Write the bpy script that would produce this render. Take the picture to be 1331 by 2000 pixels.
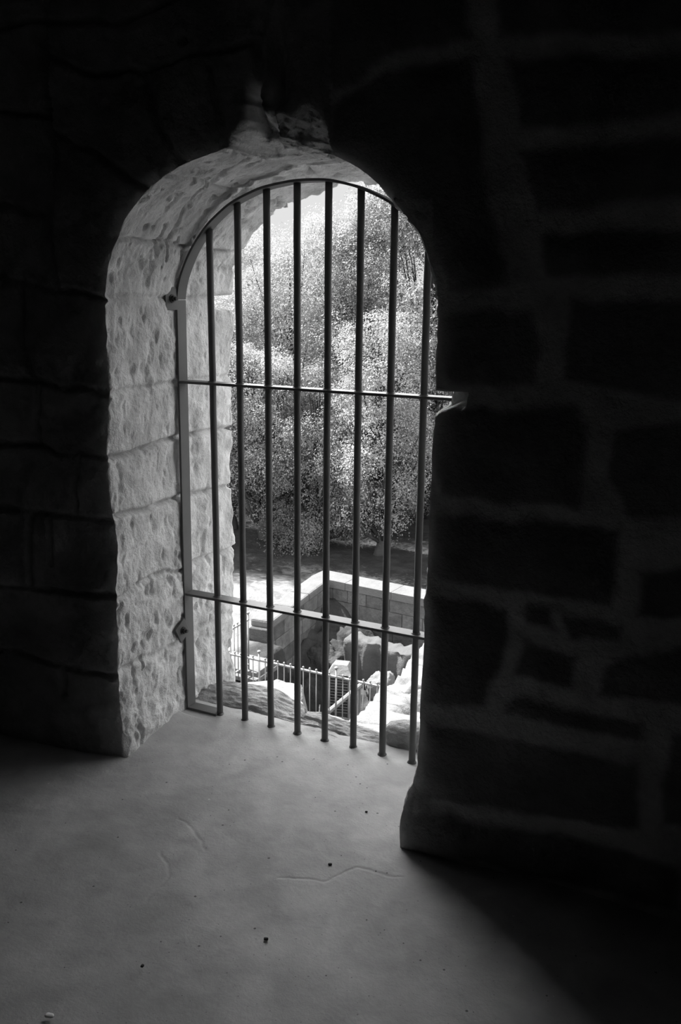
import bpy, math, random
import numpy as np
from mathutils import Vector
S = bpy.context.scene
for o in list(bpy.data.objects): bpy.data.objects.remove(o)
C = S.collection
# ---------------------------------------------------------------- camera
cam_d = bpy.data.cameras.new('camera'); cam = bpy.data.objects.new('camera', cam_d); C.objects.link(cam)
YAW, PITCH, ROLL = -0.4620, 0.2370, 0.0108
cam.location = (1.4034, -2.594, 1.5307)
fw = Vector((math.sin(YAW)*math.cos(PITCH), math.cos(YAW)*math.cos(PITCH), -math.sin(PITCH)))
r0 = Vector((math.cos(YAW), -math.sin(YAW), 0)); u0 = r0.cross(fw)
rt = r0*math.cos(ROLL)+u0*math.sin(ROLL); up = -r0*math.sin(ROLL)+u0*math.cos(ROLL)
from mathutils import Matrix
cam.matrix_world = Matrix(((rt.x, up.x, -fw.x, 1.4034), (rt.y, up.y, -fw.y, -2.594), (rt.z, up.z, -fw.z, 1.5307), (0, 0, 0, 1)))
cam_d.sensor_fit = 'VERTICAL'; cam_d.sensor_height = 36.0; cam_d.lens = 1779.9/2000*36
cam_d.clip_start = .05; cam_d.clip_end = 500
S.camera = cam
# ---------------------------------------------------------------- light
W = bpy.data.worlds.new('sky'); S.world = W; W.use_nodes = True
nt = W.node_tree; nt.nodes.clear()
wo = nt.nodes.new('ShaderNodeOutputWorld'); bg = nt.nodes.new('ShaderNodeBackground')
tc = nt.nodes.new('ShaderNodeTexCoord'); sp = nt.nodes.new('ShaderNodeSeparateXYZ'); rp = nt.nodes.new('ShaderNodeValToRGB')
nt.links.new(tc.outputs['Generated'], sp.inputs[0]); nt.links.new(sp.outputs['Z'], rp.inputs[0])
SKY = [(0.0, .175), (.12, .18), (.20, 1.0), (.46, .85), (.80, .18)]
while len(rp.color_ramp.elements) < len(SKY): rp.color_ramp.elements.new(.5)
for e, (p, v) in zip(rp.color_ramp.elements, SKY): e.position = p; e.color = (v, v, v, 1)
# a broad glow added on the sunny side of the sky to light the floor
dp = nt.nodes.new('ShaderNodeVectorMath'); dp.operation = 'DOT_PRODUCT'; nt.links.new(tc.outputs['Generated'], dp.inputs[0])
dp.inputs[1].default_value = Vector((-.66, .62, .42)).normalized()
def wm(op, a, bb):
    q = nt.nodes.new('ShaderNodeMath'); q.operation = op
    for i_, v_ in enumerate((a, bb)):
        if isinstance(v_, (int, float)): q.inputs[i_].default_value = v_
        else: nt.links.new(v_, q.inputs[i_])
    return q.outputs[0]
gl = wm('MULTIPLY', wm('POWER', wm('MAXIMUM', dp.outputs['Value'], 0), 7), 2.9)
mz = nt.nodes.new('ShaderNodeMapRange'); nt.links.new(sp.outputs['Z'], mz.inputs[0]); mz.inputs[1].default_value = .12; mz.inputs[2].default_value = .22
gl = wm('MULTIPLY', gl, mz.outputs[0])
nt.links.new(rp.outputs[0], bg.inputs[0]); nt.links.new(wm('MULTIPLY', wm('ADD', gl, 1.0), 3.9), bg.inputs[1])
nt.links.new(bg.outputs[0], wo.inputs[0])
sun_d = bpy.data.lights.new('sun', 'SUN'); sun = bpy.data.objects.new('sun', sun_d); C.objects.link(sun)
sun_d.energy = 20.0; sun_d.angle = math.radians(.8)
sun.rotation_euler = Vector((-.55, .12, .83)).to_track_quat('Z', 'Y').to_euler()
S.view_settings.view_transform = 'Standard'; S.view_settings.look = 'None'
S.view_settings.exposure = 0.16; S.view_settings.gamma = 1.0
S.cycles.max_bounces = 10; S.cycles.diffuse_bounces = 7; S.cycles.transmission_bounces = 4
# ---------------------------------------------------------------- helpers
def hsh(i, j, k, s):
    with np.errstate(over='ignore'):
        h = (i.astype(np.int64)*374761393+j.astype(np.int64)*668265263+k.astype(np.int64)*2147483647+s*974634777) & 0xffffffff
        h = ((h ^ (h >> 13))*1274126177) & 0xffffffff
        h = ((h ^ (h >> 16))*2246822519) & 0xffffffff
    return ((h ^ (h >> 15)) & 0xffffff)/float(0xffffff)
def vn(P, s=0):
    F = np.floor(P); f = P-F; f = f*f*(3-2*f); I = F.astype(np.int64); o = 0
    for a in (0, 1):
        for b in (0, 1):
            for c in (0, 1):
                w = (f[..., 0] if a else 1-f[..., 0])*(f[..., 1] if b else 1-f[..., 1])*(f[..., 2] if c else 1-f[..., 2])
                o = o+w*hsh(I[..., 0]+a, I[..., 1]+b, I[..., 2]+c, s)
    return o*2-1
def fbm(P, fr, n=4, s=0, g=.5):
    a = 1.; o = 0; t = 0
    for k in range(n): o = o+a*vn(P*fr+k*17.3, s+k); t += a; a *= g; fr = fr*2.03
    return o/t
def sstep(a, b, x): t = np.clip((x-a)/(b-a), 0, 1); return t*t*(3-2*t)
def polydist(px, pz, poly, closed=True):        # signed (inside negative) when closed
    d = np.full(px.shape, 1e9); ins = np.zeros(px.shape, bool); n = len(poly)
    for i in range(n if closed else n-1):
        ax, az = poly[i]; bx, bz = poly[(i+1) % n]
        ex, ez = bx-ax, bz-az; l = ex*ex+ez*ez+1e-12
        t = np.clip(((px-ax)*ex+(pz-az)*ez)/l, 0, 1)
        d = np.minimum(d, np.hypot(px-ax-t*ex, pz-az-t*ez))
        if closed:
            c = ((az > pz) != (bz > pz)) & (px < (bx-ax)*(pz-az)/(bz-az+1e-12)+ax); ins ^= c
    return np.where(ins, -d, d) if closed else d
def link(name, me, mat=None, parent=None):
    o = bpy.data.objects.new(name, me); C.objects.link(o)
    if mat is not None: me.materials.append(mat)
    if parent is not None: o.parent = parent
    return o
def mesh_np(name, V, F, smooth=True, alb=None):
    V = np.asarray(V, np.float32).reshape(-1, 3); F = np.asarray(F, np.int32); k = F.shape[1]
    me = bpy.data.meshes.new(name)
    me.vertices.add(len(V)); me.vertices.foreach_set('co', V.ravel())
    me.loops.add(F.size); me.loops.foreach_set('vertex_index', F.ravel())
    me.polygons.add(len(F)); me.polygons.foreach_set('loop_start', np.arange(0, F.size, k, dtype=np.int32))
    me.polygons.foreach_set('use_smooth', np.full(len(F), smooth))
    if alb is not None:
        at = me.attributes.new('alb', 'FLOAT', 'POINT'); at.data.foreach_set('value', np.asarray(alb, np.float32).ravel())
    me.update(calc_edges=True); me.validate(); return me
def gridF(n, m, flip=False, wrap=False):
    i = np.arange(n-1)[:, None]; j = np.arange(m if wrap else m-1)[None, :]; j2 = (j+1) % m
    a = i*m+j; b = i*m+j2; c = (i+1)*m+j2; d = (i+1)*m+j
    q = np.stack([a, b, c, d] if not flip else [a, d, c, b], -1)
    return q.reshape(-1, 4)
def gnode(name, base, rough=.9, var=.3, scale=6, bump=.4, bscale=60, spec=.2, attr=False, metallic=0., detail=8, trans=0., spots=None, var2=None):
    m = bpy.data.materials.new(name); m.use_nodes = True; n = m.node_tree; L = n.links
    p = n.nodes['Principled BSDF']; p.inputs['Roughness'].default_value = rough; p.inputs['Metallic'].default_value = metallic
    p.inputs['Specular IOR Level'].default_value = spec
    t = n.nodes.new('ShaderNodeTexCoord')
    z = n.nodes.new('ShaderNodeTexNoise'); z.inputs['Scale'].default_value = scale; z.inputs['Detail'].default_value = detail; z.inputs['Roughness'].default_value = .62
    L.new(t.outputs['Object'], z.inputs['Vector'])
    mr = n.nodes.new('ShaderNodeMapRange'); L.new(z.outputs[0], mr.inputs[0])
    mr.inputs[1].default_value = .3; mr.inputs[2].default_value = .7
    mr.inputs[3].default_value = base*(1-var); mr.inputs[4].default_value = base*(1+var)
    out = mr.outputs[0]
    if var2:
        y = n.nodes.new('ShaderNodeTexNoise'); y.inputs['Scale'].default_value = var2[1]; y.inputs['Detail'].default_value = 6; y.inputs['Distortion'].default_value = .6; L.new(t.outputs['Object'], y.inputs['Vector'])
        mr2 = n.nodes.new('ShaderNodeMapRange'); L.new(y.outputs[0], mr2.inputs[0]); mr2.inputs[1].default_value = .35; mr2.inputs[2].default_value = .65; mr2.inputs[3].default_value = 1-var2[0]; mr2.inputs[4].default_value = 1+var2[0]
        mu = n.nodes.new('ShaderNodeMath'); mu.operation = 'MULTIPLY'; L.new(out, mu.inputs[0]); L.new(mr2.outputs[0], mu.inputs[1]); out = mu.outputs[0]
    if attr:
        a = n.nodes.new('ShaderNodeAttribute'); a.attribute_name = 'alb'
        mu = n.nodes.new('ShaderNodeMath'); mu.operation = 'MULTIPLY'; L.new(out, mu.inputs[0]); L.new(a.outputs['Fac'], mu.inputs[1]); out = mu.outputs[0]
    if spots:
        for sc, th, mulv in spots:
            v = n.nodes.new('ShaderNodeTexVoronoi'); v.inputs['Scale'].default_value = sc; L.new(t.outputs['Object'], v.inputs['Vector'])
            sg = n.nodes.new('ShaderNodeSeparateColor'); L.new(v.outputs['Color'], sg.inputs[0])
            r = n.nodes.new('ShaderNodeMath'); r.operation = 'MULTIPLY'; L.new(sg.outputs[0], r.inputs[0]); r.inputs[1].default_value = th
            r2 = n.nodes.new('ShaderNodeMath'); r2.operation = 'SUBTRACT'; L.new(r.outputs[0], r2.inputs[0]); r2.inputs[1].default_value = th*.62
            lt = n.nodes.new('ShaderNodeMath'); lt.operation = 'LESS_THAN'; L.new(v.outputs['Distance'], lt.inputs[0]); L.new(r2.outputs[0], lt.inputs[1])
            ma = n.nodes.new('ShaderNodeMapRange'); L.new(lt.outputs[0], ma.inputs[0]); ma.inputs[3].default_value = 1; ma.inputs[4].default_value = mulv
            mu = n.nodes.new('ShaderNodeMath'); mu.operation = 'MULTIPLY'; L.new(out, mu.inputs[0]); L.new(ma.outputs[0], mu.inputs[1]); out = mu.outputs[0]
    L.new(out, p.inputs['Base Color'])
    if bump:
        z2 = n.nodes.new('ShaderNodeTexNoise'); z2.inputs['Scale'].default_value = bscale; z2.inputs['Detail'].default_value = 7; z2.inputs['Roughness'].default_value = .65
        L.new(t.outputs['Object'], z2.inputs['Vector'])
        b = n.nodes.new('ShaderNodeBump'); b.inputs['Strength'].default_value = bump; b.inputs['Distance'].default_value = .6/bscale
        L.new(z2.outputs[0], b.inputs['Height']); L.new(b.outputs[0], p.inputs['Normal'])
    if trans:
        tr = n.nodes.new('ShaderNodeBsdfTranslucent'); L.new(out, tr.inputs[0]); mx = n.nodes.new('ShaderNodeMixShader'); mx.inputs[0].default_value = trans
        o = n.nodes['Material Output']; L.new(p.outputs[0], mx.inputs[1]); L.new(tr.outputs[0], mx.inputs[2]); L.new(mx.outputs[0], o.inputs[0])
    return m
def tag(o, label, cat, group=None, kind=None):
    o['label'] = label; o['category'] = cat
    if group: o['group'] = group
    if kind: o['kind'] = kind
    return o
def struct(o): o['kind'] = 'structure'; return o
def empty(name, loc=(0, 0, 0), rz=0):
    o = bpy.data.objects.new(name, None); C.objects.link(o); o.location = loc; o.rotation_euler = (0, 0, rz); o.empty_display_size = .1; return o
class MB:                                           # small mesh builder
    def __init__(s): s.V = []; s.F = []; s.A = []
    def box(s, c, d, R=None, a=1.):
        b = len(s.V); c = Vector(c)
        for x, y, z in ((-1, -1, -1), (1, -1, -1), (1, 1, -1), (-1, 1, -1), (-1, -1, 1), (1, -1, 1), (1, 1, 1), (-1, 1, 1)):
            v = Vector((x*d[0]/2, y*d[1]/2, z*d[2]/2)); v = R @ v if R is not None else v; s.V.append(tuple(c+v)); s.A.append(a)
        for f in ((0, 3, 2, 1), (4, 5, 6, 7), (0, 1, 5, 4), (1, 2, 6, 5), (2, 3, 7, 6), (3, 0, 4, 7)): s.F.append([b+i for i in f])
    def tube(s, pts, rad, n=12, cap=True):
        pts = [Vector(p) for p in pts]; rings = []
        rad = rad if isinstance(rad, (list, tuple)) else [rad]*len(pts)
        for i, p in enumerate(pts):
            d = (pts[min(i+1, len(pts)-1)]-pts[max(i-1, 0)]).normalized()
            a = d.cross(Vector((0, 0, 1)) if abs(d.z) < .9 else Vector((0, 1, 0))).normalized(); b = d.cross(a)
            r = []
            for k in range(n):
                t = 2*math.pi*k/n; r.append(len(s.V)); s.V.append(tuple(p+(a*math.cos(t)+b*math.sin(t))*rad[i])); s.A.append(1.)
            rings.append(r)
        for r, q in zip(rings, rings[1:]):
            for k in range(n): s.F.append([r[k], r[(k+1) % n], q[(k+1) % n], q[k]])
        if cap: s.F.append(rings[0][::-1]); s.F.append(list(rings[-1]))
    def build(s, name, mat, parent=None, smooth=False, bevel=0):
        me = bpy.data.meshes.new(name); me.from_pydata(s.V, [], s.F)
        at = me.attributes.new('alb', 'FLOAT', 'POINT'); at.data.foreach_set('value', np.array(s.A, np.float32))
        if smooth:
            for p in me.polygons: p.use_smooth = len(p.vertices) == 4
        o = link(name, me, mat, parent)
        if bevel:
            b = o.modifiers.new('bevel', 'BEVEL'); b.width = bevel; b.segments = 2; b.limit_method = 'ANGLE'
        return o
rng = np.random.default_rng(7)
def smoothline(pts, n):
    P = np.array(pts, float); d = np.r_[0, np.cumsum(np.hypot(*np.diff(P, axis=0).T))]; t = np.linspace(0, d[-1], n)
    Q = np.stack([np.interp(t, d, P[:, 0]), np.interp(t, d, P[:, 1])], -1)
    return Q
# ---------------------------------------------------------------- materials
M = {}
M['wall'] = gnode('wall_stone', .64, .95, .28, 9, .9, 55, attr=True, spec=.1)
M['floor'] = gnode('concrete', .37, .8, .20, 2.6, .25, 110, spec=.25, detail=10, var2=(.10, 9), spots=[(34, .34, .35), (12, .14, 1.4), (80, .42, .6)])
M['dark'] = gnode('room_stone', .3, .95, .3, 4, .5, 20)
M['metal'] = gnode('grey_paint_metal', .085, .5, .08, 12, .08, 200, spec=.3)
M['sill'] = gnode('sill_stone', .30, .95, .35, 14, .9, 60, attr=True, spec=.1)
M['rock'] = gnode('outcrop_rock', .135, .95, .14, 1.6, .5, 9, attr=True, spec=.1)
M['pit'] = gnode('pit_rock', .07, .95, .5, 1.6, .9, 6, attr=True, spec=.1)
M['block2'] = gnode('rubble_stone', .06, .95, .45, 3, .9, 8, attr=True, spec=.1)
M['bolt'] = gnode('dark_bolt', .04, .6, .1, 20, 0)
M['block'] = gnode('block_stone', .10, .95, .3, 5, .8, 14, attr=True, spec=.1)
M['coping'] = gnode('coping_stone', .13, .95, .12, 3, .5, 10, spec=.1)
M['rail'] = gnode('railing_iron', .16, .5, .1, 3, .1, 30, spec=.5)
M['pale'] = gnode('pale_timber', .14, .8, .12, 8, .3, 30)
M['louvre'] = gnode('louvre_metal', .12, .6, .1, 8, .1, 30)
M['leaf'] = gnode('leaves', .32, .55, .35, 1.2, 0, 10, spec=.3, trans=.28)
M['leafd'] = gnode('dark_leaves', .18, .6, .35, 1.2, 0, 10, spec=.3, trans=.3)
M['bark'] = gnode('bark', .05, .9, .3, 4, .6, 20)
M['lawn'] = gnode('lawn_ground', .036, .95, .35, 2.5, .8, 14, attr=True, spec=.1, detail=12)
M['paper'] = gnode('paper', .8, .8, .05, 10, 0)
M['grit'] = gnode('grit', .06, .9, .2, 40, .3, 100)
STONES= [[(0.596, 1.491), (0.824, 1.491), (0.845, 1.394), (0.835, 1.309), (0.614, 1.303), (0.587, 1.384)], [(0.912, 1.516), (1.153, 1.522), (1.277, 1.508), (1.299, 1.302), (1.174, 1.3), (0.897, 1.331), (0.9, 1.432)], [(0.588, 1.198), (0.617, 1.236), (0.684, 1.257), (0.947, 1.277), (0.975, 1.209), (0.971, 1.023), (0.612, 1.018), (0.587, 1.113)], [(1.027, 1.228), (1.177, 1.26), (1.303, 1.257), (1.326, 1.047), (1.084, 1.026), (1.018, 1.115)], [(0.582, 0.977), (1.069, 0.994), (1.073, 0.793), (0.584, 0.796)], [(1.123, 0.904), (1.208, 0.929), (1.337, 0.935), (1.352, 0.797), (1.128, 0.783)], [(0.586, 0.761), (0.809, 0.748), (0.821, 0.653), (0.763, 0.457), (0.582, 0.431)], [(0.857, 0.773), (0.926, 0.772), (0.938, 0.719), (0.857, 0.722)], [(0.958, 0.76), (1.106, 0.762), (1.092, 0.711), (0.96, 0.707)], [(0.849, 0.686), (0.99, 0.669), (0.985, 0.568), (0.833, 0.574)], [(1.06, 0.656), (1.227, 0.728), (1.358, 0.742), (1.375, 0.58), (1.042, 0.563)], [(0.836, 0.521), (1.162, 0.515), (1.165, 0.457), (0.816, 0.459)], [(0.584, 0.391), (0.808, 0.395), (1.16, 0.404), (1.169, 0.225), (0.917, 0.18), (0.576, 0.146)], [(1.211, 0.502), (1.38, 0.53), (1.407, 0.269), (1.224, 0.256)], [(0.554, 0.107), (0.85, 0.142), (1.28, 0.158), (1.293, 0.017), (0.558, -0.007)], [(1.29, 0.162), (1.582, 0.174), (1.603, 0.001), (1.304, 0.02)], [(0.281, 1.868), (0.292, 1.975), (0.435, 2.056), (0.653, 2.058), (0.695, 1.813), (0.772, 1.535), (0.606, 1.524), (0.576, 1.606), (0.533, 1.673), (0.456, 1.764), (0.372, 1.83)], [(0.726, 2.045), (1.106, 2.03), (1.271, 2.018), (1.286, 1.879), (1.118, 1.9), (0.766, 1.899)], [(0.769, 1.853), (1.121, 1.863), (1.289, 1.854), (1.305, 1.705), (1.134, 1.72), (0.817, 1.707)], [(0.831, 1.667), (1.139, 1.673), (1.309, 1.674), (1.321, 1.561), (1.148, 1.571), (0.85, 1.561)], [(0.161, 2.3), (0.62, 2.241), (0.66, 2.094), (0.441, 2.08), (0.348, 2.012), (0.294, 1.998)], [(0.686, 2.232), (1.255, 2.159), (1.268, 2.047), (0.711, 2.089)]]
JOINTS= [[(-1.346, 1.59), (-0.88, 1.554), (-0.63, 1.514), (-0.461, 1.506)], [(-1.401, 1.229), (-0.915, 1.225), (-0.695, 1.232), (-0.479, 1.224)], [(-1.436, 0.998), (-0.938, 1.008), (-0.712, 1.024), (-0.627, 1.021), (-0.472, 1.016)], [(-1.472, 0.764), (-0.961, 0.796), (-0.787, 0.807), (-0.485, 0.815)], [(-1.517, 0.465), (-0.989, 0.526), (-0.811, 0.538), (-0.48, 0.565)], [(-1.559, 0.192), (-1.015, 0.282), (-0.869, 0.286), (-0.729, 0.28), (-0.496, 0.296)], [(-1.171, 0.246), (-1.14, 0.502)], [(-0.787, 0.807), (-0.805, 0.673), (-0.81, 0.547)], [(-0.713, 0.811), (-0.723, 0.632)], [(-0.718, 1.21), (-0.721, 1.125), (-0.734, 1.022)], [(-0.978, 0.52), (-0.966, 0.466), (-1.006, 0.365), (-1.002, 0.285)], [(-0.707, 0.281), (-0.703, 0.178)], [(-0.585, 1.022), (-0.622, 0.81)], [(-0.947, 1.554), (-0.961, 1.223)], [(-0.766, 1.505), (-0.77, 1.348), (-0.737, 1.238)], [(-0.596, 2.398), (-0.623, 2.191), (-0.636, 1.973), (-0.617, 1.873), (-0.636, 1.73), (-0.63, 1.514)], [(-1.251, 2.222), (-0.608, 2.256), (-0.369, 2.243), (-0.147, 2.28)], [(-1.276, 2.058), (-0.77, 2.009), (-0.633, 2.007)], [(-1.082, 1.756), (-0.636, 1.737)], [(-0.28, 2.107), (-0.244, 1.962), (-0.17, 1.868)], [(-0.068, 2.101), (-0.05, 1.975), (-0.028, 1.904)], [(-0.636, 1.973), (-0.482, 1.908), (-0.295, 1.811)], [(-0.28, 2.107), (-0.468, 2.11), (-0.62, 2.164)], [(0.063, 2.125), (0.132, 2.235), (0.161, 2.3)], [(-0.28, 2.107), (-0.152, 2.133), (0.063, 2.149)]]
# ---------------------------------------------------------------- front wall with arched opening
OUT = [(-.480, -.03), (-.480, .02), (-.472, .51), (-.475, .98), (-.468, 1.40), (-.466, 1.50), (-.445, 1.60), (-.385, 1.71), (-.288, 1.808), (-.165, 1.864),
       (-.028, 1.893), (.12, 1.900), (.278, 1.868), (.37, 1.826), (.452, 1.757), (.535, 1.665), (.582, 1.55), (.586, 1.384), (.590, 1.296), (.584, 1.20), (.579, .97),
       (.578, .70), (.570, .39), (.566, .19), (.553, .15), (.538, .115), (.530, .075), (.533, .03), (.543, -.03)]
NS = 760
O = smoothline(OUT, NS)
for _ in range(14): O[1:-1] = (O[:-2]+O[1:-1]*2+O[2:])/4
T = np.gradient(O, axis=0); T /= np.linalg.norm(T, axis=1)[:, None]
Nn = np.stack([-T[:, 1], T[:, 0]], -1)               # into the stone (left of travel)
for _ in range(30): Nn[1:-1] = (Nn[:-2]+Nn[1:-1]*2+Nn[2:])/4
Nn /= np.linalg.norm(Nn, axis=1)[:, None]
# directions over the face
Dd = Nn.copy()
jl = O[:, 1] < 1.40; Dd[jl & (O[:, 0] < 0)] = (-1, 0); Dd[jl & (O[:, 0] > 0)] = (1, 0)
ar = ~jl; cc = np.array([.055, 1.40]); v = O[ar]-cc; Dd[ar] = v/np.linalg.norm(v, axis=1)[:, None]
XL, XR, ZT = -2.4, 3.2, 3.3
tx = np.where(Dd[:, 0] > 1e-6, (XR-O[:, 0])/np.maximum(Dd[:, 0], 1e-6), np.where(Dd[:, 0] < -1e-6, (XL-O[:, 0])/np.minimum(Dd[:, 0], -1e-6), 1e9))
tz = np.where(Dd[:, 1] > 1e-6, (ZT-O[:, 1])/np.maximum(Dd[:, 1], 1e-6), 1e9)
Rm = np.minimum(tx, tz)
NF = 270
q = np.linspace(1, 0, NF)[None, :]
rr = Rm[:, None]*(q**1.7)                            # NS x NF, outer -> edge
X = O[:, None, 0]+Dd[:, None, 0]*rr; Z = O[:, None, 1]+Dd[:, None, 1]*rr
Z = np.maximum(Z, -.05)
P3 = np.stack([X, np.zeros_like(X), Z], -1)
wx = X+.022*fbm(P3, 9, 4, 3, .6); wz = Z+.022*fbm(P3, 9, 4, 9, .6)
d = np.full(X.shape, 9.)
for s_ in STONES: d = np.minimum(d, polydist(wx, wz, s_))
right = sstep(.02, .12, X-np.where(Z > 1.75, .22, .5))       # flush mortar only right of the opening
stone = sstep(.010, -.018, d)
# the rest of the right side: regular courses outside the drawn stones
far = (X > 1.30) | (Z > 2.3)
row = np.floor(Z/.27); cx_ = (X+row*.37) % .62; dd = np.minimum(np.minimum(cx_, .62-cx_), np.minimum(Z-row*.27, (row+1)*.27-Z))
stone = np.where(far, sstep(.008, .03, dd+.008*fbm(P3, 12, 2, 5)), stone)
right = np.where(Z > 2.32, 1., right)
jd = np.full(X.shape, 9.)
for j_ in JOINTS:
    j2 = [(a, b+.08*max(0, -.48-a)) for a, b in j_]
    jd = np.minimum(jd, polydist(wx, wz, j2, False))
jw = .009+.005*fbm(P3, 6, 2, 8)
groove = sstep(jw*1.6, jw*.3, jd)*(1-right)
h = np.zeros_like(X)
h += right*(1-stone)*.0 - right*stone*(.004+.006*sstep(0, -.06, d)+.005*fbm(P3, 7, 4, 21)) 
h += groove*(.013+.010*fbm(P3, 8, 2, 2))
h += (1-right)*(.024*fbm(P3, 4, 5, 31)+.010*fbm(P3, 14, 4, 32)+.004*fbm(P3, 40, 2, 33)) + right*.004*fbm(P3, 30, 3, 35)*(1.3-stone)
h += .02*fbm(P3, 1.3, 2, 50)*sstep(.0, .5, rr)
# broken cavity above the crown
n1 = fbm(P3, 16, 4, 61); n3 = fbm(P3*np.array([1, 1, .45]), 38, 3, 65)
zt_ = np.interp(X+.008*n1, [-.075, -.03, .034, .046, .069, .087, .108, .114, .19, .205, .241, .268, .285, .30], [1.885, 1.90, 1.985, 2.055, 2.05, 1.99, 1.965, 1.985, 1.955, 1.985, 1.985, 1.95, 1.89, 1.86])
q1 = np.clip((zt_+.01*n1-Z)/np.maximum(zt_-1.87, .015), 0, 1.15)
amp = np.interp(X, [-.075, -.02, .05, .10, .115, .20, .28, .30], [0, .12, .25, .25, .09, .08, .09, .0])
cav = amp*q1**1.05*(1+.35*n1+.35*n3)+.026*fbm(P3, 38, 4, 66, .6)*(q1 > 0)*np.minimum(1, q1*5)*(amp > .02)*(Z > 1.85)
cav += .07*np.exp(-((X-.106-.15*(Z-1.95)+.008*n1)/.008)**2)*sstep(1.86, 1.92, Z)*sstep(2.14, 2.02, Z)
cav += .05*np.exp(-((X-.125+.02*n1)/.030)**2)*sstep(1.97, 2.02, Z)*sstep(2.25, 2.12, Z)
cav += .035*np.exp(-((X-.065-.1*(Z-2.1)+.02*n1)/.018)**2)*sstep(2.0, 2.04, Z)*sstep(2.22, 2.10, Z)
cav *= sstep(.292, .276, X+.006*n1)*sstep(-.07, -.04, X)
cav = np.clip(cav, 0, .3)*(Z > 1.7)
h = h*(1-sstep(0, .03, cav)*.5)+cav
# missing stone at the right edge beside the upper rail
nd = polydist(wx, wz, [(.560, 1.292), (.672, 1.290), (.670, 1.250), (.630, 1.249), (.560, 1.215)])
nt_ = sstep(.004, -.010, nd)*.13
h += nt_
# footing stone bulges at the base of the right jamb
h += -(.022+.02*fbm(P3, 9, 3, 68))*sstep(.19, .07, Z+.02*fbm(P3, 8, 3, 69))*(X > .4)*sstep(.95, .70, X)
h += .05*np.exp(-(np.hypot(X+.15, Z-2.17)/.011)**4)
h += .05*np.exp(-(((X+.47)/.012)**2+((Z-.045)/.035)**2))*(X < -.4)
cr = .012+.012*(fbm(P3, 9, 3, 71)+.5)
rnd = np.where(rr < cr*2, cr*.25*(1-np.clip(rr/(cr*2), 0, 1))**2, 0)
bend = .13*np.maximum(0, -.50-X)
Yf = -.43+h+rnd-bend
edge_off = .2*cr[:, -1]
Xf = X.copy(); Zf = Z.copy()
fade = np.exp(-rr/.02)*edge_off[:, None]
Xf += Nn[:, None, 0]*fade; Zf += Nn[:, None, 1]*fade
stn = .42+.16*fbm(P3, 5, 3, 81)
albF = np.where(right > .5, stone*stn*.52+(1-stone)*.62, .36+.18*fbm(P3, 3.5, 4, 82))*(1-.2*groove)  # room shade painted in: same stone, darker on the face than the reveal
albF = albF+(np.where(X > .112, .55, .95)-albF)*sstep(.008, .03, cav)*sstep(2.08, 2.02, Z); albF = np.where(nt_ > .01, .95, albF)  # cavity and gap painted pale like the lit reveal, right lobe painted dimmer
er = np.exp(-rr/.03); albF = albF*(1-er)+.95*er  # rim of the face painted bright so the opening looks lit to its edge
# reveal
NR = 170; DEP = .73
dk = np.linspace(0, 1, NR+1)[1:][None, :]*DEP        # depth
h0 = (h+rnd)[:, -1][:, None]
kn = np.array([0, .1, .43, .6, .73])
Ox, Oz = O[:, 0][:, None], O[:, 1][:, None]
wl = np.clip((.25-Ox)/.6, 0, 1); wr = np.clip((Ox-.3)/.25, 0, 1)
sh = -wl*np.interp(dk, kn, [0, .008, .050, .040, .022])-wr*np.interp(dk, kn, [0, .02, .055, .05, .05])
shz = np.clip((Oz-1.6)/.25, 0, 1)*(1-.0*wl)*np.interp(dk, kn, [0, .0, .012, -.005, -.028])
yb = h0+(DEP-h0)*dk/DEP
P4 = np.stack([np.broadcast_to(Ox, sh.shape), -.43+yb, np.broadcast_to(Oz, sh.shape)], -1)
low = sstep(.75, .35, Oz)
dn = .010*fbm(P4, 7, 3, 101)+.006*fbm(P4, 26, 4, 103)*(1+.9*low)
pits = np.clip(fbm(P4*np.array([1, 1, .55]), 34, 3, 105)-.22, 0, 1)*.028
top_ = sstep(1.45, 1.65, Oz)
dn = dn+pits*(.7+.8*low+1.1*top_)+top_*(.007*fbm(P4*np.array([1, .7, 1]), 18, 4, 107, .6)+.004*fbm(P4, 60, 3, 108))+(1-top_)*.002*fbm(P4, 60, 3, 109)
arc = np.broadcast_to(np.linspace(0, 1, NS)[:, None], sh.shape)
# joints of the reveal stones
jz = [(1.505, .005, .008), (1.222, .005, .014), (1.024, .011, .016), (.832, .010, .020), (.575, .007, .05), (.31, .004, .05)]
gj = np.zeros_like(sh); leftside = Ox < 0
for z_, dp, wob in jz:
    zz = z_+wob*fbm(P4, 5, 3, int(z_*100))-.02*(yb/.43)*(z_ < .9)
    gj = np.maximum(gj, sstep(.013, .003, np.abs(Oz-zz))*dp*2.0*(Oz < 1.6))
s_ang = np.arctan2(Oz-1.4, Ox-.055)
for a_, dp in [(2.62, .008), (2.15, .010), (1.75, .006), (1.15, .012), (.6, .01)]:
    gj = np.maximum(gj, sstep(.018, .003, np.abs(s_ang-a_-.06*fbm(P4, 6, 3, int(a_*50))))*dp*2*(Oz > 1.5))
# long crack running along the soffit
cr2 = np.abs((yb-.22)-.06*fbm(P4, 5, 4, 140)-.15*(s_ang-2.2))
gj = np.maximum(gj, sstep(.016, .002, cr2)*.016*(Oz > 1.62))
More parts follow.
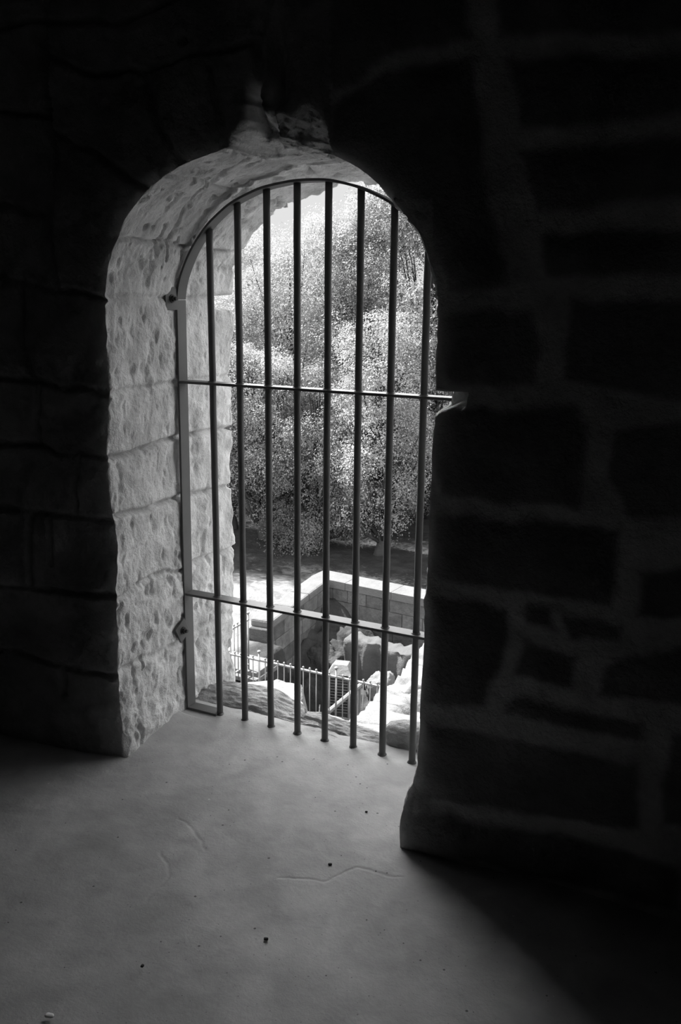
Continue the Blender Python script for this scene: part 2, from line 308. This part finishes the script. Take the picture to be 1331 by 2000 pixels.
# break behind the grille: stone steps out again toward the outer face
stp = sstep(.50, .56, yb+.03*fbm(P4, 5, 3, 150)); dn += (.012*(1-stp)*(yb > .45))
out_n = sstep(.60, .70, yb)*(.02*fbm(P4, 9, 3, 160)+.008)
notch = sstep(.028, .008, np.abs(Oz-1.487))*sstep(.60, .66, yb)*.09*leftside
dn = dn+gj+out_n+notch+edge_off[:, None]*np.exp(-yb/.02)
nx, nz = Nn[:, 0][:, None], Nn[:, 1][:, None]
Xr = Ox+sh+nx*dn; Zr = Oz+shz+nz*dn
Yr = -.43+yb-.004*sstep(.7, .73, yb)
Yr = Yr+sstep(.62, .73, yb)*(.018*fbm(P4, 7, 4, 170)-.05*notch/.09*1.5-.03*sstep(.01, .0, np.abs(Oz-1.024)))
albR = .98+.12*fbm(P4, 3, 3, 111)+.10*fbm(P4, 30, 3, 112)-.9*gj*12*.5  # daylight painted in: reveal colour lighter than the wall face
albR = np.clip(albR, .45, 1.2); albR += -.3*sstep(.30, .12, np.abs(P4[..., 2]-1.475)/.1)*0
# outer face
NO = 14; ro = (np.linspace(0, 1, NO+1)[1:]**2)[None, :]*(Rm[:, None]+.3)
Xo = Xr[:, -1:]+Dd[:, None, 0]*ro; Zo = Zr[:, -1:]+Dd[:, None, 1]*ro; Yo = Yr[:, -1:]+0*ro+.0
XX = np.concatenate([Xf, Xr, Xo], 1); YY = np.concatenate([Yf, Yr, Yo], 1); ZZ = np.concatenate([Zf, Zr, Zo], 1)
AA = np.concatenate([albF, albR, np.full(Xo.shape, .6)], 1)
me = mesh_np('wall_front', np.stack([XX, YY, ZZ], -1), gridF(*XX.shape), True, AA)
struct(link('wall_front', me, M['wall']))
# ---------------------------------------------------------------- floor
xs = np.unique(np.concatenate([np.linspace(-2.4, -.8, 50), np.linspace(-.8, 1.4, 520), np.linspace(1.4, 3.2, 40)]))
ys = np.unique(np.concatenate([np.linspace(-5, -1.6, 60), np.linspace(-1.6, .06, 430)]))
FX, FY = np.meshgrid(xs, ys, indexing='ij'); P = np.stack([FX, FY, 0*FX], -1)
FZ = .010*fbm(P, 1.2, 3, 201)+.0012*fbm(P, 22, 3, 203)-.005
lip = sstep(-.10, .05, FY)*sstep(-.46, -.34, FX)*(.006+.012*fbm(P, 11, 3, 205)); FZ = FZ*sstep(.05, -.4, FY)+lip*.6
fil = np.exp(-np.abs(FX+.52)/.03)*.012*sstep(-.46, -.36, FY)*(FY < -.06); FZ += fil
ck = np.full(FX.shape, 9.)
for pl in [[(.30, -.74), (.42, -.69), (.47, -.60), (.60, -.585)], [(-.05, -.78), (.03, -.86), (.045, -.98)], [(-.1, -.62), (.02, -.68), (.06, -.72)]]:
    ck = np.minimum(ck, polydist(FX+.016*fbm(P, 16, 4, 7), FY+.016*fbm(P, 16, 4, 8), pl, False))
FZ -= sstep(.0045, .001, ck)*.0013
me = mesh_np('floor', np.stack([FX, FY, FZ], -1), gridF(*FX.shape, flip=True), True)
struct(link('floor', me, M['floor']))
def slab(name, c, dd, mat):
    m = MB(); m.box(c, dd); return struct(m.build(name, mat))
slab('wall_left', (-2.5, -2.4, 1.6), (.2, 5.6, 3.7), M['dark'])
slab('wall_right', (3.3, -2.3, 1.6), (.2, 5.6, 3.7), M['dark'])
slab('wall_back', (.4, -5.1, 1.6), (6, .2, 3.7), M['dark'])
slab('ceiling', (.4, -2.3, 3.4), (6, 5.9, .25), M['dark'])
# ---------------------------------------------------------------- rough sill beyond the grille
xs = np.linspace(-.60, .64, 330); ts = np.linspace(0, 1, 150)
yo = np.interp(xs, [-.60, -.49, -.36, -.24, -.19, -.11, .0, .09, .20, .30, .62], [.25, .26, .29, .30, .25, .19, .185, .175, .165, .175, .18])
SX = np.broadcast_to(xs[:, None], (330, 150)); tt = np.broadcast_to(ts[None, :], (330, 150))
yo2 = yo[:, None]+.012*fbm(np.stack([SX, 0*SX, 0*SX], -1), 30, 3, 301)
SY = np.where(tt < .75, .035+(yo2-.035)*tt/.75, yo2+.05*np.sin((tt-.75)/.25*1.57))
SZ = np.where(tt < .75, 0, -.9*((tt-.75)/.25)**1.6)
P = np.stack([SX, SY, SZ], -1)
hump = .030*sstep(-.12, -.30, SX)*sstep(.05, .16, SY)*sstep(yo2+.03, yo2-.06, SY)
SZ = SZ+hump+.010*fbm(P, 9, 4, 303)+.006*fbm(P*np.array([.5, 1.6, 1]), 45, 3, 305)*(tt < .9)-.004
g1 = polydist(SX+.008*fbm(P, 20, 3, 4), SY+.008*fbm(P, 20, 3, 6), [(-.45, .05), (-.30, .085), (-.12, .065), (.06, .085), (.2, .06), (.45, .03)], False)
g2 = polydist(SX+.008*fbm(P, 20, 3, 4), SY+.008*fbm(P, 20, 3, 6), [(-.12, .19), (-.10, .13), (-.02, .12), (.0, .09)], False)
SZ -= sstep(.010, .002, np.minimum(g1, g2))*.014*(tt < .8)
al = 1.0+.25*fbm(P, 12, 3, 311)
me = mesh_np('trim_1', np.stack([SX, SY, SZ], -1), gridF(330, 150, flip=True), True, al)
struct(link('trim_1', me, M['sill']))
def rock(name, loc, dims, seed, mat, rz=0, rough=.25, lv=4, flat=0, fr=1.3, alb=1.):
    import bmesh
    bm = bmesh.new(); bmesh.ops.create_icosphere(bm, subdivisions=lv, radius=1)
    V = np.array([v.co[:] for v in bm.verts]); F = np.array([[v.index for v in f.verts] for f in bm.faces]); bm.free()
    pw = .62; V = np.sign(V)*np.abs(V)**pw                # squarish
    V *= (1+rough*fbm(V+seed*7.1, fr, 4, seed))[:, None]
    V[:, 2] = np.maximum(V[:, 2], -.8)
    V = V*np.array(dims)/2; V[:, 2] -= V[:, 2].min()
    me = mesh_np(name, V, F, True, np.full(len(V), alb)); o = link(name, me, mat); o.location = loc; o.rotation_euler = (0, 0, rz); return o
tag(rock('loose_stone', (.325, .135, -.012), (.17, .12, .085), 5, M['sill'], .2, .22, 5, fr=1.1), 'loose grey stone lying on the sill at the right end behind the bars', 'stone')
# ---------------------------------------------------------------- the iron grille
gr = empty('window_grille', (0, 0, 0))
tag(gr, 'dark grey arched iron bar grille fixed in the stone opening', 'grille')
AR = [(-.500, 1.500), (-.494, 1.545), (-.475, 1.592), (-.436, 1.662), (-.372, 1.736), (-.282, 1.80), (-.167, 1.842), (-.048, 1.858), (.067, 1.856), (.17, 1.831), (.27, 1.787), (.345, 1.735), (.42, 1.655), (.465, 1.58), (.488, 1.50)]
A = smoothline(AR, 90)
for _ in range(6): A[1:-1] = (A[:-2]+A[1:-1]*2+A[2:])/4
def strip(path, th, y0, y1, name, bevel=.0012):
    path = np.array(path); t = np.gradient(path, axis=0); t /= np.linalg.norm(t, axis=1)[:, None]; n = np.stack([-t[:, 1], t[:, 0]], -1)
    m = MB(); k = len(path)
    for (x, z), (a, b) in zip(path, n):
        for (yy, o_) in ((y0, 0), (y1, 0), (y1, th), (y0, th)): m.V.append((x+a*o_, yy, z+b*o_)); m.A.append(1.)
    for i in range(k-1):
        for j in range(4):
            a, b = i*4+j, i*4+(j+1) % 4; m.F.append([a, b, b+4, a+4])
    m.F.append([0, 3, 2, 1]); e = (k-1)*4; m.F.append([e, e+1, e+2, e+3])
    return m.build(name, M['metal'], gr, bevel=bevel)
strip([(-.508, -.01), (-.507, .5), (-.503, 1.0), (-.500, 1.498)], .008, -.024, .026, 'frame_upright')
strip([(.488, 1.498), (.49, 1.0), (.49, -.01)], .008, -.024, .026, 'frame_upright')
strip(A, .008, -.024, .026, 'arch_frame')
for z_, nm in ((1.2234, 'cross_rail'), (.4549, 'cross_rail')):
    m = MB(); m.box((-.008, .001, z_), (.992, .050, .009)); m.build(nm, M['metal'], gr, bevel=.0012)
m = MB(); m.box((-.445, .001, .004), (.125, .05, .010), a=1); m.build('bottom_plate', M['metal'], gr, bevel=.0015)
import bmesh
def blob(m, c, r, hh):
    k = 12; b = len(m.V)
    pr = [(r*1.0, 0), (r*.92, hh*.4), (r*.66, hh*.85), (r*.6, hh)]
    for rad, z in pr:
        for i in range(k):
            t = 2*math.pi*i/k; w = 1+.08*math.sin(3*t+c[0]*40)
            m.V.append((c[0]+rad*w*math.cos(t), c[1]+rad*w*math.sin(t), c[2]+z)); m.A.append(1.)
    for j in range(len(pr)-1):
        for i in range(k): m.F.append([b+j*k+i, b+j*k+(i+1) % k, b+(j+1)*k+(i+1) % k, b+(j+1)*k+i])
for i in range(8):
    x = -.38+.11*i; zt = float(np.interp(x, A[:, 0], A[:, 1]))
    rs = random.Random(i); m = MB(); r = .0115
    m.tube([(x+rs.uniform(-.0006, .0006), 0, z) for z in np.linspace(-.02, zt+.002, 24)], r, 20)
    for z_ in (1.2279, .4594): blob(m, (x, 0, z_), r*1.35, .006)
    blob(m, (x, 0, -.002), r*1.45, .012)
    m.build('bar', M['metal'], gr, smooth=True)
for (yy, z_, s_, tl) in ((-.052, 1.503, .068, 0), (-.050, .325, .062, .5)):
    R_ = Matrix.Rotation(tl, 3, 'X')
    m = MB(); m.box((-.504, yy, z_), (.008, s_, s_*1.1), R_)
    b = m.build('fixing_plate', M['metal'], gr, bevel=.001)
    m = MB(); m.tube([(-.502, yy, z_), (-.497, yy, z_)], .014, 16); m.tube([(-.498, yy, z_), (-.489, yy, z_)], .0105, 6); m.tube([(-.56, yy, z_), (-.480, yy, z_)], .006, 10)
    nb = m.build('bolt', M['bolt'], b)
# ---------------------------------------------------------------- bits on the floor
tag(rock('paper_scrap', (.107, -1.381, -.004), (.022, .012, .006), 3, M['paper'], .2, .2, 2), 'tiny white scrap on the concrete floor near the lower left corner', 'scrap')
for (x, y, s_, lb) in ((.19, -1.169, .010, 'dark crumb of grit on the floor nearest the white scrap'), (.399, -.959, .011, 'dark grit crumb in the middle of the lit floor'),
                  (.401, -.622, .011, 'dark grit crumb beside the thin crack in the lit floor'), (.379, -.338, .008, 'small dark grit crumb closest to the foot of the right jamb'),
                  ):
    tag(rock('grit_crumb', (x, y, -.004), (s_*1.0, s_*.7, s_*.5), int(x*100), M['grit'], x*9, .3, 2), lb, 'debris')
# ---------------------------------------------------------------- outside: tower base, ground
m = MB()
m.box((0.4, .02, -2.72), (9, .50, 5.3)); struct(m.build('wall_outside', M['block']))
xs = np.concatenate([np.linspace(-60, -14, 40), np.linspace(-13.8, 1, 300), np.linspace(1.5, 40, 40)])
ys = np.concatenate([np.linspace(.2, 8.5, 30), np.linspace(8.6, 22, 260), np.linspace(22.5, 110, 60)])
GX, GY = np.meshgrid(xs, ys, indexing='ij'); P = np.stack([GX, GY, 0*GX], -1)
wy = 15.72-.0854*(GX+8.1)
inx = sstep(-8.08, -7.95, GX)*sstep(wy+.1, wy-.05, GY)*sstep(9.25, 9.5, GY)*sstep(1, .0, GX)
inx = inx*(1-sstep(12.5, 12.1, GY)*sstep(-6.9, -7.2, GX))
slopeL = np.clip(1-np.hypot((GX+8.0)/2.9, (GY-15.4)/3.2), 0, 1)
pitz = -6.75+1.25*slopeL+.35*fbm(P, .9, 4, 401)+.22*fbm(P, 3.5, 4, 403)+.06*np.abs(fbm(P, 7, 3, 404))
lawn = -5.32+.06*fbm(P, .5, 3, 405)+.03*fbm(P, 5, 3, 407)+.22*sstep(-8.0, -9.2, GX)*sstep(16.5, 14, GY)+.15*np.clip(GY-24, 0, 40)
lawn = np.where(GX > -7.6, lawn*1-.0, lawn)
GZ = lawn*(1-inx)+pitz*inx
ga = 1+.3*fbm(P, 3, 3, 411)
sun_paint = sstep(-7.6, -8.2, GX)*sstep(16.2, 14.8, GY+.6*fbm(P, 1.2, 3, 413))  # sunlight on the left ground painted in as a paler colour
ga = ga*(1+3.8*sun_paint*(1-inx))+inx*.3
me = mesh_np('ground', np.stack([GX, GY, GZ], -1), gridF(*GX.shape, flip=True), True, ga)
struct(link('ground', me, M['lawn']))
def skirt(X_, Z_):
    F = gridF(*X_.shape, flip=True); return F[(Z_.ravel()[F] > -5.45).any(1)]
# ---------------------------------------------------------------- sunlit outcrop below the window
EDGE = [(-.02, .28), (-.14, .50), (-.205, .83), (-.305, 1.13), (-.435, 1.59), (-.562, 2.05), (-.66, 2.44), (-.88, 3.03), (-1.0, 3.54), (-1.2, 4.27), (-1.25, 5.0), (2.6, 5.2), (4.4, 3.5), (4.4, .28)]
xs = np.linspace(-3.2, 5.2, 330); ys = np.concatenate([np.linspace(.285, 2, 110), np.linspace(2.02, 7.4, 150)])
RX, RY = np.meshgrid(xs, ys, indexing='ij'); P = np.stack([RX, RY, 0*RX], -1)
w_ = .08
dd = polydist(RX+w_*fbm(P, 2.2, 4, 501), RY+w_*fbm(P, 2.2, 4, 503), EDGE)
strata = np.abs(fbm(P*np.array([.8, 1.4, 1]), 1.6, 4, 505))
RZ = -.15-.30*(RY-.35)-.035*sstep(.06, .0, strata)+.035*fbm(P, 1.5, 4, 507)*sstep(.2, 1.2, RY)+.008*fbm(P, 9, 4, 509)
RZ -= .05*sstep(.15, .25, fbm(P, 2.6, 3, 515))
for cl_ in ([(-.05, 1.0), (.12, 1.35), (.10, 1.8), (.35, 2.3)], [(-.3, 1.7), (-.05, 1.9), (.2, 1.75)]):
    RZ -= .10*sstep(.05, .0, polydist(RX+.08*fbm(P, 5, 3, 531), RY+.08*fbm(P, 5, 3, 533), cl_, False))
RZ -= np.clip(dd+.02, 0, 9)**1.0*4.5*(1+.3*fbm(P, 3, 3, 511))
RZ = np.maximum(RZ, -5.7)
ra = 1+.12*fbm(P, 6, 3, 513)
me = mesh_np('rock_outcrop', np.stack([RX, RY, RZ], -1), skirt(RX, RZ), True, ra)
tag(link('rock_outcrop', me, M['rock']), 'large pale sunlit rock slope just outside the window at lower right', 'rock')
# ledge on the left of the sill
EDG2 = [(-1.25, .28), (-1.2, .80), (-.86, .86), (-.72, 1.0), (-.56, .98), (-.50, .80), (-.47, .6), (-.46, .28)]
xs = np.linspace(-1.9, .3, 120); ys = np.linspace(.285, 1.9, 110)
RX, RY = np.meshgrid(xs, ys, indexing='ij'); P = np.stack([RX, RY, 0*RX], -1)
dd = polydist(RX+.05*fbm(P, 5, 3, 521), RY+.05*fbm(P, 5, 3, 523), EDG2)
RZ = -.27-.06*(RY-.3)+.02*fbm(P, 6, 4, 525)-np.clip(dd, 0, 9)*6; RZ = np.maximum(RZ, -5.6)
me = mesh_np('rock_ledge', np.stack([RX, RY, RZ], -1), skirt(RX, RZ), True, 1+0*RX)
tag(link('rock_ledge', me, M['rock']), 'narrow sunlit rock ledge just outside the sill at its left end', 'rock')
# ---------------------------------------------------------------- enclosure wall
def blockwall(name, p0, p1, zt, zb, th, ch, parent, seed, mat, mean=.62):
    rs = random.Random(seed); m = MB(); a = Vector((*p0, 0)); b = Vector((*p1, 0)); L_ = (b-a).length; u = (b-a)/L_; R_ = Matrix.Rotation(math.atan2(u.y, u.x), 3, 'Z')
    m.box(tuple((a+b)/2+Vector((0, 0, (zt+zb)/2))), (L_-.02, th-.03, zt-zb), R_, .6)
    z = zt
    while z > zb:
        hgt = ch*rs.uniform(.85, 1.1); x = -rs.uniform(0, .4)
        while x < L_:
            w = mean*rs.uniform(.6, 1.4); x0 = max(x, 0); x1 = min(x+w, L_)
            if x1-x0 > .05:
                c = a+u*((x0+x1)/2)+Vector((0, 0, z-hgt/2)); m.box(tuple(c), (x1-x0-.012, th+rs.uniform(0, .02), hgt-.012), R_, rs.uniform(.65, 1.45))
            x += w
        z -= hgt
    return m.build(name, mat, parent, bevel=.008)
en = empty('enclosure_wall', (-8.2, 15.7, -6))
tag(en, 'low block wall with pale coping turning a corner around the sunken pit', 'wall')
en.location = (0, 0, 0)
blockwall('masonry', (-8.1, 15.72), (1.5, 14.9), -5.16, -7.2, .42, .36, en, 3, M['block'])
blockwall('masonry', (-8.1, 15.9), (-7.86, 12.30), -5.16, -6.9, .42, .36, en, 4, M['block'])
def coping(p0, p1, w, z0, z1, seed):
    rs = random.Random(seed); a = Vector((*p0, 0)); b = Vector((*p1, 0)); L_ = (b-a).length; u = (b-a)/L_; R_ = Matrix.Rotation(math.atan2(u.y, u.x), 3, 'Z')
    m = MB(); x = 0
    while x < L_-.02:
        ww = min(rs.uniform(.9, 1.3), L_-x); m.box(tuple(a+u*(x+ww/2)+Vector((0, 0, (z0+z1)/2))), (ww-.006, w, z1-z0+rs.uniform(0, .01)), R_); x += ww
    m.build('coping', M['coping'], en, bevel=.05)
coping((-8.35, 15.80), (1.5, 14.96), .62, -5.18, -5.0, 1)
coping((-8.14, 15.62), (-7.86, 12.42), .50, -5.18, -5.0, 2)
# ruined inner wall with sunlit top
xs = np.linspace(0, 1, 160); ring = np.linspace(0, 2*math.pi, 40, endpoint=False)
LX = -6.62+6.2*xs
th = .26; VV = []
for i, x in enumerate(LX):
    y = 13.95-.10*(x+6.6)
    for t in ring:
        th = .26+.05*math.sin(i*.21)+.04*math.sin(i*.53)
        cx_, cz_ = math.cos(t), math.sin(t)
        ex = np.sign(cx_)*abs(cx_)**.22*th; ez = np.sign(cz_)*abs(cz_)**.22*.85
        e = 1 if 0 < i < 159 else 0.0
        VV.append((x, y+ex*e, -6.45+ez*e))
VV = np.array(VV); n_ = fbm(VV, 2.5, 4, 601)[:, None]; n2 = fbm(VV+5, 2.5, 4, 603)[:, None]
n3_ = fbm(VV, 7, 4, 607)[:, None]; VV = VV+np.concatenate([.04*n_+.04*n3_, .08*n2+.07*n3_, .07*n_+.06*n3_], 1)
me = mesh_np('ruined_wall', VV, gridF(160, 40, wrap=True), True, .62+.1*fbm(VV, 3, 3, 605))
tag(link('ruined_wall', me, M['rock']), 'broken low rubble wall with sunlit top standing in the pit', 'wall')
# rocks
for k, (x, y, z, dx, dy, dz, lb) in enumerate([
    (-5.30, 12.75, -6.35, .55, .6, .62, 'pale jagged boulder standing right of the louvred box'),
    (-4.75, 12.9, -6.5, .8, .6, .55, 'broad pale boulder in front of the broken rubble wall'),
    (-4.95, 12.1, -6.6, .7, .5, .45, 'low pale boulder just behind the end of the railing'),
    (-7.2, 14.0, -6.9, .8, .6, .95, 'dark boulder against the left end of the broken rubble wall')]):
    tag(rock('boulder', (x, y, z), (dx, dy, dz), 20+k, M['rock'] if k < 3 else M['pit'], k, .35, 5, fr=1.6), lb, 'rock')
# louvred box
bx = empty('louvred_box', (-5.98, 12.35, -6.6), .25)
tag(bx, 'small pale louvred housing with a sloping lid in the pit', 'box')
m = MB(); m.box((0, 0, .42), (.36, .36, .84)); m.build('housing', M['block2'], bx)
m = MB()
for s_ in (-1, 1): m.box((s_*.19, -.19, .45), (.04, .04, .9)); m.box((s_*.19, .19, .45), (.04, .04, .9))
m.build('corner_posts', M['louvre'], bx, bevel=.004)
m = MB()
for k in range(13):
    z = .10+.06*k; R_ = Matrix.Rotation(-.6, 3, 'X'); m.box((0, -.20, z), (.36, .05, .012), R_)
    R_ = Matrix.Rotation(.6, 3, 'Y'); m.box((.20, 0, z), (.05, .36, .012), R_); m.box((-.20, 0, z), (.05, .36, .012), Matrix.Rotation(-.6, 3, 'Y'))
m.build('louvres', M['louvre'], bx)
m = MB(); b = 0
V = [(-.25, -.25, .90), (.25, -.25, .90), (.25, .25, .90), (-.25, .25, .90), (-.14, -.10, 1.06), (.14, -.10, 1.06), (.14, .14, 1.06), (-.14, .14, 1.06)]
m.V = V; m.A = [1.]*8; m.F = [[0, 3, 2, 1], [4, 5, 6, 7], [0, 1, 5, 4], [1, 2, 6, 5], [2, 3, 7, 6], [3, 0, 4, 7]]; m.build('lid', M['coping'], bx, bevel=.006)
# slanting beam
m = MB(); a = Vector((-5.30, 10.45, -5.62)); b = Vector((-5.28, 11.75, -5.62)); m.tube([a, (a+b)/2, b], .045, 8); o = m.build('timber_rail', M['pale'])
m = MB(); m.tube([(-5.30, 10.5, -5.62), (-5.30, 10.5, -7.1)], .03, 8); m.build('post', M['pale'], o); m = MB(); m.tube([(-5.28, 11.7, -5.62), (-5.28, 11.7, -7.1)], .03, 8); m.build('post', M['pale'], o)
tag(o, 'pale handrail sloping through the shade behind the iron railing', 'handrail')
# paving slab
for k, (z0, e, lb) in enumerate([(-5.36, 0, 'wide pale stone step beneath, behind the far left end of the railing'), (-5.28, .12, 'smaller pale stone step on top, striped by railing shadows')]):
    m = MB(); m.box((-7.25, 10.75+e/2, z0+.05), (1.1-e, .8-e, .085)); tag(m.build('stone_step', M['coping'], bevel=.01), lb, 'step', 'steps by the railing')
# ---------------------------------------------------------------- iron railings
rl = empty('iron_railing', (0, 0, 0)); tag(rl, 'long low iron railing with round-topped posts running across before the pit', 'railing')
r2 = empty('iron_railing', (0, 0, 0)); tag(r2, 'short iron railing going back from the left end of the long one', 'railing')
m = MB(); m.box((-4.75, 9.05, -4.225), (4.5, .045, .022)); m.build('rail', M['rail'], rl)
m = MB(); m.box((-4.75, 9.05, -5.08), (4.5, .035, .02)); m.build('rail', M['rail'], rl)
m = MB(); m.box((-6.98, 9.8, -4.225), (.045, 1.5, .022)); m.build('rail', M['rail'], r2)
m = MB(); m.box((-6.98, 9.8, -5.08), (.035, 1.5, .02)); m.build('rail', M['rail'], r2)
pm = MB(); pm.tube([(0, 0, 0), (0, 0, 1.05)], .0085, 8); pm.tube([(0, 0, 1.045), (0, 0, 1.06), (0, 0, 1.075), (0, 0, 1.085)], [.008, .017, .017, .008], 8)
p0 = pm.build('post', M['rail'], rl, smooth=True); p0.location = (-6.98, 9.05, -5.25)
def addpost(par, x, y, sc=1.):
    c = p0.copy(); C.objects.link(c); c.parent = par; c.location = (x, y, -5.25); c.scale = (1.8 if sc > 1 else 1, 1.8 if sc > 1 else 1, sc); return c
for i in range(1, 39): addpost(rl, -6.98+.1155*i, 9.05, 1.10 if i % 12 == 10 else 1.)
for i in range(1, 13): addpost(r2, -6.98, 9.05+.1155*i, 1.)
addpost(r2, -6.98, 10.55, 1.08)
m = MB(); m.tube([(-4.72, 9.05, -4.75), (-4.60, 8.75, -5.28)], .010, 8); m.build('brace', M['rail'], rl)
# ---------------------------------------------------------------- trees
def leaves(name, clumps, mat, parent, n_per, size, seed):
    r = np.random.default_rng(seed); CC = np.array(clumps)
    wts = CC[:, 3]**2; cnt = np.maximum(20, (n_per*wts/wts.mean())).astype(int); idx = np.repeat(np.arange(len(CC)), cnt); N = len(idx)
    d = r.normal(size=(N, 3))+np.array([0, 0, .25]); d /= np.linalg.norm(d, axis=1)[:, None]
    rad = CC[idx, 3]*(.62+.42*r.random(N)**.6)*(1+.60*vn(d*2.4+CC[idx, :3]*1.7, seed))
    Pp = CC[idx, :3]+d*rad[:, None]*np.array([1, 1, .75])
    nn = d*1.0+r.normal(size=(N, 3))*.5+np.array([-.15, 0, .45]); nn /= np.linalg.norm(nn, axis=1)[:, None]
    u = np.cross(nn, r.normal(size=(N, 3))); u /= np.linalg.norm(u, axis=1)[:, None]; w = np.cross(nn, u)
    sz = size*(.6+.8*r.random(N))[:, None]
    V = np.stack([Pp-u*sz, Pp-w*sz*.55, Pp+u*sz, Pp+w*sz*.55], 1)
    me = mesh_np(name, V, np.arange(N*4).reshape(-1, 4), False); return link(name, me, mat, parent)
def tree(name, label, cat, base, cen, rad, nc, cr, seed, mat, n_per=330, size=.042, group=None, drop=0):
    r = np.random.default_rng(seed); root = empty(name, base); tag(root, label, cat, group)
    cl = []
    bz = np.array(base)
    tries = 0
    while len(cl) < nc and tries < nc*30:
        tries += 1
        d = r.normal(size=3); d /= np.linalg.norm(d)
        if d[1] > .55: continue
        k = (.45+.55*r.random()**.45)*(1+.22*math.sin(d[0]*4+seed)+.15*math.sin(d[2]*5+seed*2))
        p = np.array(cen)+d*np.array(rad)*k
        if p[2] < base[2]+.5 and not drop: continue
        cl.append((*(p-bz), cr*r.uniform(.55, 1.25)))
    leaves('foliage', cl, mat, root, n_per, size, seed)
    c = Vector(np.array(cen)-bz); m = MB(); top = Vector((c.x, c.y, c.z+rad[2]*.55))
    pts = [Vector((0, 0, -.3)).lerp(top, t)+Vector((.15*math.sin(t*5+seed), .1*math.sin(t*4), 0))*(t > 0) for t in np.linspace(0, 1, 10)]
    m.tube(pts, [.22*(1-.85*t) for t in np.linspace(0, 1, 10)], 9); m.build('trunk', M['bark'], root, smooth=True)
    m = MB()
    for q_ in cl[::max(1, len(cl)//42)]:
        q_ = Vector(q_[:3]); s0 = min(max((q_.z/max(top.z, .1))*.7-.12, .12), .9); a = pts[int(s0*9)]
        md = a.lerp(q_, .5)+Vector((0, 0, -.08*(q_-a).length)); mid2 = a.lerp(q_, .8)+Vector((r.uniform(-.1, .1), 0, .05))
        m.tube([a, md, mid2, q_], [.055, .035, .02, .008], 6)
    m.build('branches', M['bark'], root, smooth=True)
    return root
G = 'trees beyond the lawn'
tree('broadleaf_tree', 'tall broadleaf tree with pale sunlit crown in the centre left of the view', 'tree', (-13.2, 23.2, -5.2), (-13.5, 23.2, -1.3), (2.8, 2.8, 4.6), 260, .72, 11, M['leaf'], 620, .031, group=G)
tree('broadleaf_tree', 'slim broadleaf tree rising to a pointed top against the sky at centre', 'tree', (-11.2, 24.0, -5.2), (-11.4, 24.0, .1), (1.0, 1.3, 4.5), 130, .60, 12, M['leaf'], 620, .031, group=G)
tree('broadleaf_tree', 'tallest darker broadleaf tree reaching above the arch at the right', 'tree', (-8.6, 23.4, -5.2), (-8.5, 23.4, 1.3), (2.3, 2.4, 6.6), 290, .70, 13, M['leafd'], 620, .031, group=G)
tree('leafy_bush', 'bright leafy shrub before the tall dark tree at middle right', 'shrub', (-8.2, 19.0, -5.3), (-8.3, 19.2, -2.2), (1.9, 1.5, 2.7), 115, .52, 14, M['leaf'], 560, .027, group='shrubs in front of the trees')
tree('leafy_bush', 'leafy shrub with low hanging branches in the middle above the wall corner', 'shrub', (-10.0, 18.9, -5.3), (-10.1, 19.0, -3.1), (1.6, 1.4, 2.5), 110, .50, 15, M['leafd'], 560, .026, drop=1, group='shrubs in front of the trees')
tree('leafy_bush', 'bright leafy shrub at the far left behind the jamb', 'shrub', (-13.1, 19.4, -5.3), (-13.3, 19.5, -2.0), (1.8, 1.4, 2.8), 110, .5, 16, M['leaf'], 560, .027, group='shrubs in front of the trees')
tree('leafy_bush', 'rounded shrub between the hanging shrub and the left jamb', 'shrub', (-11.6, 18.9, -5.3), (-11.7, 19.0, -2.3), (1.3, 1.2, 2.2), 80, .45, 17, M['leaf'], 560, .026, group='shrubs in front of the trees')
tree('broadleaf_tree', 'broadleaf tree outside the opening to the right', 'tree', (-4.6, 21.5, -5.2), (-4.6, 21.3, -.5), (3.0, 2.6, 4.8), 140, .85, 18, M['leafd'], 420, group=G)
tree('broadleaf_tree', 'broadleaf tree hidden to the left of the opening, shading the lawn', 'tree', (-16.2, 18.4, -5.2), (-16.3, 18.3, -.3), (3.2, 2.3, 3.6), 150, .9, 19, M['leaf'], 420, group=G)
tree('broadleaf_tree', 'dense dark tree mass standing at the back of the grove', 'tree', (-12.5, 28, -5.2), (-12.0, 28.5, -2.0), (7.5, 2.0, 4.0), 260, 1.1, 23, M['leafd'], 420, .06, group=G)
